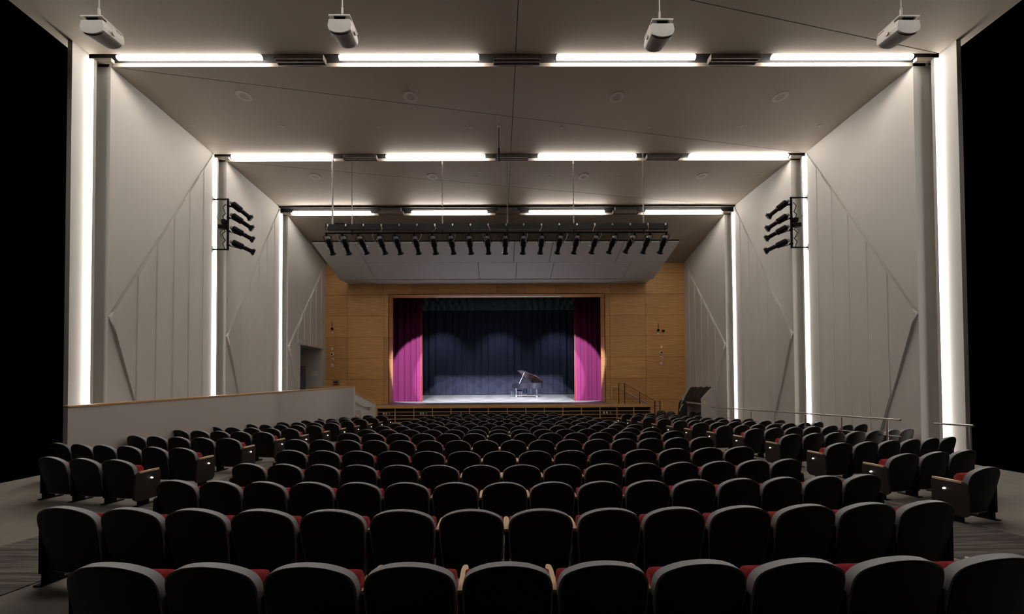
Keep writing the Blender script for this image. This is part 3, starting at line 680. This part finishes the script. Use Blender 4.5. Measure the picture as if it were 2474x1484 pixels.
hp = [U(x, y, Yh) for x, y in ((835, 956), (856, 969), (881, 983.5), (897, 983.5))]
t = thing('stair_handrail', 'steel handrail sloping down the pale stair wall left of stage', 'handrail', hp[2])
ob('rail', MB().tube(hp, .025, 8), STEEL, t, True)
for (x, y) in ((866, 977), (890, 985.5)):
    v = U(x, y, Yh); ob('bracket', MB().tube([v+Vector((0, 0, .03)), v, Vector((v.x, YC, v.z-.03))], .014, 6), STEEL, t)
Yl = 16.1
t = thing('loop_handrail', 'bent steel rail end beside the parapet corner left of stage', 'handrail', U(871, 1010, Yl))
ob('rail', MB().tube([U(840, 991.5, Yl), U(867, 991.5, Yl), U(870, 993, Yl), U(871.2, 997, Yl), U(871.2, 1012, Yl), Vector((U(871.2, 1012, Yl).x, Yl, -2.17))], .022, 8), STEEL, t, True)
v = [U(x, y, 16.3) for x, y in ((840, 993), (872, 1010.5), (872, 1022), (840, 1022))]
tag(ob('stair_stringer', MB().prism(v, [p+Vector((0, .15, 0)) for p in v]), WOODT), 'sloping wood stair stringer beside the parapet corner', 'stair stringer')

# ------------------------------------------------------------------ right stage steps and railing
t = thing('stage_steps', 'wood steps sunk behind the right end of the stage front', 'steps', (6.6, 17.7, -2.17))
for i in range(6):
    xa = 5.72+i*.29; z1 = ZS-.165*(i+1)+.0
    ob('step', MB().box(xa, xa+.31, YS+.2, YW-.02, -2.17, max(z1, -2.1)), WOODT, t)
ob('top_nosing', MB().box(5.66, 5.74, YS+.1, YW-.02, ZS-.12, ZS+.012), WOODT, t)
Yr = YS+.1
t = thing('stage_railing', 'black metal railing with sloping bars at the right stage steps', 'railing', (6.8, Yr, ZS))
pst = [(1494.5, 927, 976), (1509, 927, 976), (1545.3, 948.5, 976), (1582, 969.5, 1000), (1594.5, 969.5, 1000)]
for px, yt, yb_ in pst:
    v, w2 = U(px, yt, Yr), U(px, yb_, Yr); ob('post', MB().box(v.x-.014, v.x+.014, Yr-.014, Yr+.014, -2.17 if yb_ > 980 else ZS-.1, v.z), BLACKM, t)
for k in range(8):
    dy = k*6.1; line = [(1494.5, 927+dy), (1509, 927+dy), (1582, 969.5+dy), (1594.5, 969.5+dy)]
    pts = [U(x, y, Yr) for x, y in line]
    pts = [p for p in pts]
    ob('bar', MB().tube(pts, .010 if k == 0 else .005, 6), BLACKM, t)
ob('handrail', MB().tube([U(1494, 938, Yr+.08), U(1509, 945, Yr+.08), U(1572, 979, Yr+.08), U(1594, 979, Yr+.08)], .022, 8), STEEL, t, True)
t = thing('loop_handrail', 'pale steel loop rail standing at the top of the right stage steps', 'handrail', U(1478, 971, YW-.15))
Yq = YW-.2
ob('rail', MB().tube([U(1478, 972, Yq), U(1478, 938, Yq), U(1480, 935, Yq), U(1490, 934.7, Yq), U(1494, 937, Yq), U(1557, 975, Yq), U(1565, 975, Yq)], .024, 8), STEEL, t, True)

# right wall handrails
def rail2(px0, py0, Y0, px1, py1, Y1, posts, label, low=.36):
    A_, B_ = U(px0, py0, Y0), U(px1, py1, Y1)
    t = thing('ramp_handrail', label, 'handrail', A_)
    ob('top_rail', MB().tube([A_, B_], .019, 8), STEEL, t, True)
    if low: ob('lower_rail', MB().tube([A_-Vector((0, 0, low)), B_-Vector((0, 0, low))], .014, 8), STEEL, t, True)
    for px in posts:
        # param on the line where it projects to px
        lo_, hi = 0, 1
        for _ in range(40):
            mid = (lo_+hi)/2; P_ = A_.lerp(B_, mid); v = P_; xx = CX+F*v.dot(rt)/v.dot(fw)
            if (xx < px): lo_ = mid
            else: hi = mid
        P_ = A_.lerp(B_, lo_); ob('post', MB().tube([P_-Vector((0, 0, .03)), (P_.x, P_.y, zfl(P_.x, P_.y))], .018, 8), STEEL, t, True)
rail2(1720, 984.5, 14.06, 2176, 1015, 7.46, (1767, 1815, 1872, 1945, 2033, 2143), 'long steel handrail on six posts along the right wall')
rail2(2258, 1023.5, 6.9, 2352, 1029, 6.25, (2344,), 'short dark handrail piece at the photo right edge', 0)

# ------------------------------------------------------------------ storage rack with padded things, bags
Yn_, Yf_, XF, XB = 14.5, 16.0, U(1694, 960, 14.5).x, U(1731, 960, 14.5).x
ZR = zfl(8.5, 15)
rk = thing('storage_rack', 'pale grey slanted rack standing against the right wall near stage', 'rack', (XF, Yn_, ZR))
zt_f, zt_b = U(1695, 964, Yn_).z, U(1722, 937.5, Yn_).z
prof = [(XF, ZR), (XF, zt_f), (XF+.42, zt_b), (XF+.56, zt_b-.01), (XB, zt_b-.1), (XB, ZR)]
for Y in (Yn_, Yf_): ob('side_panel', MB().prism([(x, Y, z) for x, z in prof], [(x, Y+.04, z) for x, z in prof]), RACK, rk)
zsh = U(1694, 976, Yn_).z
ob('shelf', MB().box(XF, XB, Yn_+.04, Yf_, zsh-.04, zsh+.02), RACK, rk); ob('shelf', MB().box(XF, XB, Yn_+.04, Yf_, ZR+.06, ZR+.1), RACK, rk)
ob('back_panel', MB().box(XB-.03, XB, Yn_+.04, Yf_, ZR+.1, zt_b-.25), RACK, rk)
ORD = ordn
n = 13
for i in range(n):
    y = lerp(Yn_+.07, Yf_-.13, i/(n-1)); jz = random.Random(i).uniform(-.03, .04)
    A_ = [(XF+.04, zsh+.03), (XF+.16, zsh+.02), (XF+.40+.1, zt_b+jz-.1), (XF+.44, zt_b+jz+.02), (XF+.33, zt_b+jz-.02), (XF+.08, zsh+.2)]
    o = ob('padded_case', MB().prism([(x, y, z) for x, z in A_], [(x, y+.075, z) for x, z in A_]), BROWN)
    tag(o, 'dark brown padded case, %s from the near side on the upper rack shelf' % ORD[i], 'case', 'brown padded cases on the upper rack shelf')
for i in range(8):
    y = lerp(Yn_+.08, Yf_-.2, i/7); h = .42+.14*random.Random(i+20).random()
    A_ = [(XF+.03, ZR+.11), (XF+.2, ZR+.11), (XF+.45, ZR+.12+h), (XF+.34, ZR+.2+h), (XF+.06, ZR+.3)]
    o = ob('padded_case', MB().prism([(x, y, z) for x, z in A_], [(x, y+.1, z) for x, z in A_]), BROWN)
    tag(o, 'dark brown padded case, %s from the near side on the lower rack shelf' % ORD[i], 'case', 'brown padded cases on the lower rack shelf')
v = U(1702, 972, Yn_-.02)
tgp = thing('hanging_tag', 'cream card tag hanging on the side of the rack', 'tag', v)
ob('card', MB().prism([(v.x-.07, v.y, v.z-.06), (v.x+.04, v.y, v.z-.11), (v.x+.08, v.y, v.z-.01), (v.x+.01, v.y, v.z+.07)], [(v.x-.07, v.y+.015, v.z-.06), (v.x+.04, v.y+.015, v.z-.11), (v.x+.08, v.y+.015, v.z-.01), (v.x+.01, v.y+.015, v.z+.07)]), CREAM, tgp)
ob('string', MB().tube([(v.x+.01, v.y+.005, v.z+.07), (v.x, v.y+.005, v.z+.14)], .005, 5), BLACKM, tgp)
def blob(px, py, Y, w_, h, dep, label, name='bag', lean=0):
    c = U(px, py, Y); zb = -2.17; hh = (c.z-zb)
    vs = []; n = 12; m_ = 7
    for j in range(m_+1):
        t_ = j/m_; r_ = math.sin(PI*(.12+.86*t_))**.45 if j < m_ else .15; z = zb+hh*(math.sin(t_*PI/2))
        for i in range(n):
            an = 2*PI*i/n; vs.append((c.x+w_/2*r_*math.cos(an)*(1-.25*t_)+lean*t_, Y+dep/2*r_*math.sin(an), z))
    fs = [(j*n+i, j*n+(i+1) % n, (j+1)*n+(i+1) % n, (j+1)*n+i) for j in range(m_) for i in range(n)]+[tuple(range(n))[::-1], tuple(range(m_*n, m_*n+n))]
    t = thing(name, label, 'bag', (c.x, Y, zb)); ob('body', MB().add(vs, fs), BAG, t, True)
    return t, c
t, c = blob(1598, 992, 16.6, .55, .7, .4, 'dark rounded bag on the floor by the right railing foot')
t, c = blob(1621, 994.5, 16.0, .45, .6, .4, 'dark rounded bag right of the one by the railing')
t, c = blob(1648, 966, 15.2, .42, 1.2, .3, 'tall black bag with yellow strap leaning on the rack', lean=.04)
ob('strap', MB().tube([U(1642, 993, 15.0), U(1645, 984, 15.0), U(1650, 977, 15.0)], .02, 6), YEL, t)
ob('strap', MB().tube([U(1644, 980, 15.02), U(1648, 970, 15.02), U(1652, 964, 15.05)], .015, 6), GREYM, t)

# ------------------------------------------------------------------ seats
H, ZSH = SEATH, .62
def recl(z): return .145*(1-z/H)            # back leans towards the viewer at the top
def rows_back(inset=0.0, zb=.10):
    rows = []; wm = .258-inset; top = H-inset
    for i in range(7):
        t = i/6; z = lerp(zb+inset, top-.19, t); rows.append((z, wm*(.88+.12*min(1, t*1.3))))
    for d_, w_ in ((.165, .998), (.140, .988), (.120, .968), (.102, .94), (.084, .90), (.067, .84), (.049, .745), (.030, .60), (.0145, .44), (.0055, .27), (.0008, .1), (0, .03)):
        rows.append((top-d_, wm*w_))
    return rows
def back_mesh(y0, y1, inset, zb, cyl=.036, puff=0):
    rows = rows_back(inset, zb); nc = 8; b = MB(); vs = []
    for side in (0, 1):
        for z, w_ in rows:
            for i in range(nc+1):
                s = -1+2*i/nc; x = w_*s; yy = (y0 if side == 0 else y1+puff*(1-s**4)*min(1, 3*(H-z)))
                vs.append((x, yy+recl(z)+cyl*(x/.256)**2, z))
    R_ = len(rows); W = nc+1; n = R_*W; fs = []
    for j in range(R_-1):
        for i in range(nc):
            a = j*W+i; fs += [(a, a+1, a+W+1, a+W), (n+a, n+a+W, n+a+W+1, n+a+1)]
    for j in range(R_-1): a = j*W; c = a+nc; fs += [(a, a+W, n+a+W, n+a), (c, n+c, n+c+W, c+W)]
    for i in range(nc): fs += [(i, n+i, n+i+1, i+1), ((R_-1)*W+i, (R_-1)*W+i+1, n+(R_-1)*W+i+1, n+(R_-1)*W+i)]
    return b.add(vs, fs)
WS = .27
def seat_mesh():
    # folded seat, standing in front of the back
    cs = [(.13, .26), (.115, .36), (.12, .53), (.145, .595), (.185, .61), (.215, .57), (.225, .40), (.20, .25)]
    n = len(cs); b = MB(); vs = []
    for x, k in ((-.25, .8), (-.24, .95), (-.215, 1), (.215, 1), (.24, .95), (.25, .8)):
        cy, cz = .17, .43
        vs += [(x, cy+(a-cy)*k+.045*(x/.225)**2*0, cz+(c-cz)*(k*.25+.75)) for a, c in cs]
    fs = [(q*n+i, q*n+(i+1) % n, (q+1)*n+(i+1) % n, (q+1)*n+i) for q in range(5) for i in range(n)]+[tuple(range(n))[::-1], tuple(range(5*n, 6*n))]
    return b.add(vs, fs)
def pan_mesh(): return MB().rbox(-.2, .2, .215, .245, .24, .56, .01)
def arm_mesh(s):
    x = s*WS; b = MB(); pts = [(-.022, .12), (.022, .12), (.024, .34), (.018, .385), (.008, .40), (-.008, .40), (-.018, .385), (-.024, .34)]
    return b.prism([(x+a, y, .498) for a, y in pts], [(x+a, y, .522) for a, y in pts])
def leg_mesh(s):
    x = s*WS; b = MB()
    b.box(x-.018, x+.018, .10, .16, .10, .497).box(x-.014, x+.014, .10, .32, .46, .497).box(x-.02, x+.02, .12, .25, -.03, .30).box(x-.035, x+.035, .08, .34, -.03, .012)
    return b
def hinge_mesh(s): x = s*WS; return MB().tube([(x-.024, .19, .30), (x+.024, .19, .30)], .022, 8).box(x-.021, x+.021, .15, .165, .32, .38)
def panel_mesh(s):
    x = s*(WS+.012); pts = [(.05, .12), (.09, .08), (.34, .08), (.39, .13), (.40, .48), (.39, .497), (.09, .497), (.07, .48)]
    return MB().prism([(x-.016, y, z) for y, z in pts], [(x+.016, y, z) for y, z in pts])
def lamp_mesh(s): x = s*(WS+.028); return MB().tube([(x, .27, .40), (x+s*.022, .27, .397)], [.013, .010], 10)
def lampc_mesh(s): x = s*(WS+.028); return MB().box(min(x, x+s*.02), max(x, x+s*.02), .25, .29, .42, .43)

# two prototypes are assembled from shared meshes
def mesh_of(name, mb, mt, smooth=True):
    o = ob(name, mb, mt, None, smooth, local=True); me = o.data; bpy.data.objects.remove(o); return me
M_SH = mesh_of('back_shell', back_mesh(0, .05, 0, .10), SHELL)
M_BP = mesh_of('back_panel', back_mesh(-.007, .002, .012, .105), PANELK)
M_CU = mesh_of('back_cushion', back_mesh(.05, .07, .022, .24, puff=.03), RED)
M_SE = mesh_of('seat', seat_mesh(), RED); M_PA = mesh_of('seat_pan', pan_mesh(), BLACKM)
M_ARM = {s: mesh_of('armrest', arm_mesh(s), ARM, False) for s in (-1, 1)}
M_LEG = {s: mesh_of('leg', leg_mesh(s), BLACKM, False) for s in (-1, 1)}
M_HIN = {s: mesh_of('hinge', hinge_mesh(s), STEEL) for s in (-1, 1)}
M_PAN = {s: mesh_of('end_panel', panel_mesh(s), PANELB, False) for s in (-1, 1)}
M_LMP = {s: mesh_of('aisle_lamp', lamp_mesh(s), AISLEL) for s in (-1, 1)}
def mk(name, me, par):
    o = bpy.data.objects.new(name, me); COL.objects.link(o); o.parent = par; return o
seat_count = 0
def seat(x, y, ang, sx, label, group, arms=(-1,), panel=None):
    global seat_count; seat_count += 1
    y -= .03
    t = thing('theatre_seat', label, 'theatre seat', (x, y, zfl(x, y+.03)), ang, group); t.scale = (sx, 1, 1)
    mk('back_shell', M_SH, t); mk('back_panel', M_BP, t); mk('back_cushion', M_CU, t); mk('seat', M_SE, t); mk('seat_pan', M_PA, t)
    for s in arms:
        mk('armrest', M_ARM[s], t); l = mk('leg', M_LEG[s], t); mk('hinge', M_HIN[s], l)
    if panel:
        p = mk('end_panel', M_PAN[panel], t); mk('aisle_lamp', M_LMP[panel], p)
def solve(px, rho, K):
    d = rho
    for _ in range(60):
        z = zrow(rho); 
        # ray in plan: x/y from the pixel at seat-top height
        py = CY
        for _i in range(3):
            D = (px-CX)/F*rt-(py-CY)/F*up+fw; x = D.x/D.y*d
            v = Vector((x, d, z)); py = CY-F*v.dot(up)/v.dot(fw)
        d = .5*d+.5*(rho+K*(x-X0)**2)
    return x*(d+.055)/d, d
NUM = ordn
CEN = {0: [280, 515, 752, 991, 1226, 1456, 1689, 1925, 2161, 2397], 1: [166, 321, 476, 637, 804, 972, 1139, 1306, 1471, 1628, 1786, 1943, 2091, 2235],
       2: [428, 533, 640, 752, 866, 982, 1100, 1219, 1334, 1450, 1565, 1676, 1785, 1888, 1987, 2082],
       3: [601, 688, 777, 866, 964, 1062, 1162, 1261, 1360, 1459, 1555, 1645, 1735, 1820, 1899]}
SPAN = {4: (702, 1787, 14), 5: (715, 1697, 16), 6: (842, 1628, 14), 7: (886, 1574, 14), 8: (925, 1533, 14), 9: (957, 1497, 13), 10: (982, 1468, 14), 11: (1004, 1443, 13), 12: (1024, 1420, 12), 13: (1037, 1400.5, 12), 14: (1098, 1336.6, 9)}
KROW = {0: .005, 1: .009, 2: .012}
LEFT = {3: [286, 205, 128], 4: [440, 373, 312, 253, 198, 146], 5: [551, 489, 432, 379, 330, 284], 6: [635, 581, 531, 483, 435, 391], 7: [701, 655, 609, 564, 521, 480],
        8: [758, 717, 678, 643, 608, 573, 541], 9: [800, 759, 720, 684, 648, 614, 582], 10: [839, 805, 771, 740, 709, 680], 11: [870, 834, 802, 770, 739], 12: [897, 861, 832, 802], 13: [921, 890]}
RIGHT = {2: [2375], 3: [2183, 2258, 2326], 4: [2028, 2092, 2148, 2199, 2246, 2288], 5: [1912, 1966, 2017, 2067, 2113, 2154, 2190], 6: [1823, 1871, 1918, 1962, 2005, 2043, 2079],
         7: [1751, 1793, 1830, 1869, 1905, 1942, 1974], 8: [1693, 1735, 1775, 1811, 1848, 1882], 9: [1644, 1680, 1715, 1747, 1777, 1807], 10: [1605, 1640, 1673, 1706, 1738],
         11: [1569, 1602, 1630, 1658, 1685], 12: [1540, 1571, 1602, 1630], 13: [1515, 1543, 1572]}
def rowlab(i): return 'the nearest row' if i == 0 else 'the %s row from the camera' % NUM[i]
def place(pts, K, labels, group, endL=False, endR=False, panL=False, panR=False):
    n = len(pts)
    for i, (x, y) in enumerate(pts):
        if n > 1:
            a, b = pts[max(i-1, 0)], pts[min(i+1, n-1)]; pit = math.hypot(b[0]-a[0], b[1]-a[1])/((min(i+1, n-1)-max(i-1, 0)))
        else: pit = .55
        ang = math.atan(2*K*(x-X0)); arms = [-1]
        if i == n-1: arms.append(1)
        pan = -1 if (i == 0 and panL) else (1 if (i == n-1 and panR) else None)
        seat(x, y, ang, max(.85, min(1.15, pit/.552)), labels[i], group, arms, pan)
for k in range(15):
    K = KROW.get(k, KARC); rho = ROWR[k]
    if k in CEN: pts = [solve(px, rho, K) for px in CEN[k]]
    else:
        a, b, n = SPAN[k]; xa, xb = solve(a, rho, K)[0], solve(b, rho, K)[0]
        pts = [(lerp(xa, xb, i/(n-1)), 0) for i in range(n)]; pts = [(x, rho+K*(x-X0)**2) for x, _ in pts]
    if k < 2: labs = ['charcoal theatre seat, %s from the photo left edge in %s' % (NUM[i], rowlab(k)) for i in range(len(pts))]
    else: labs = ['charcoal theatre seat, %s from left in the centre block, %s' % (NUM[i], rowlab(k)) for i in range(len(pts))]
    place(pts, K, labs, 'tip-up seats in the centre block', panL=k > 1, panR=k > 1)
for dct, sd in ((LEFT, 'left'), (RIGHT, 'right')):
    ks = sorted(dct)
    for k in ks:
        pts = [solve(px, ROWR[k], KARC) for px in dct[k]]
        labs = ['charcoal theatre seat, %s from the aisle in the %s block, %s' % (NUM[i], sd, rowlab(k-ks[0]).replace('the camera', 'camera')) for i in range(len(pts))]
        if sd == 'left': pts = pts[::-1]; labs = labs[::-1]
        place(pts, KARC, labs, 'tip-up seats in the %s block' % sd, panL=sd == 'right', panR=sd == 'left')
# the spotlight prototype has done its work
for ch in list(proto.children): bpy.data.objects.remove(ch)
bpy.data.objects.remove(proto)
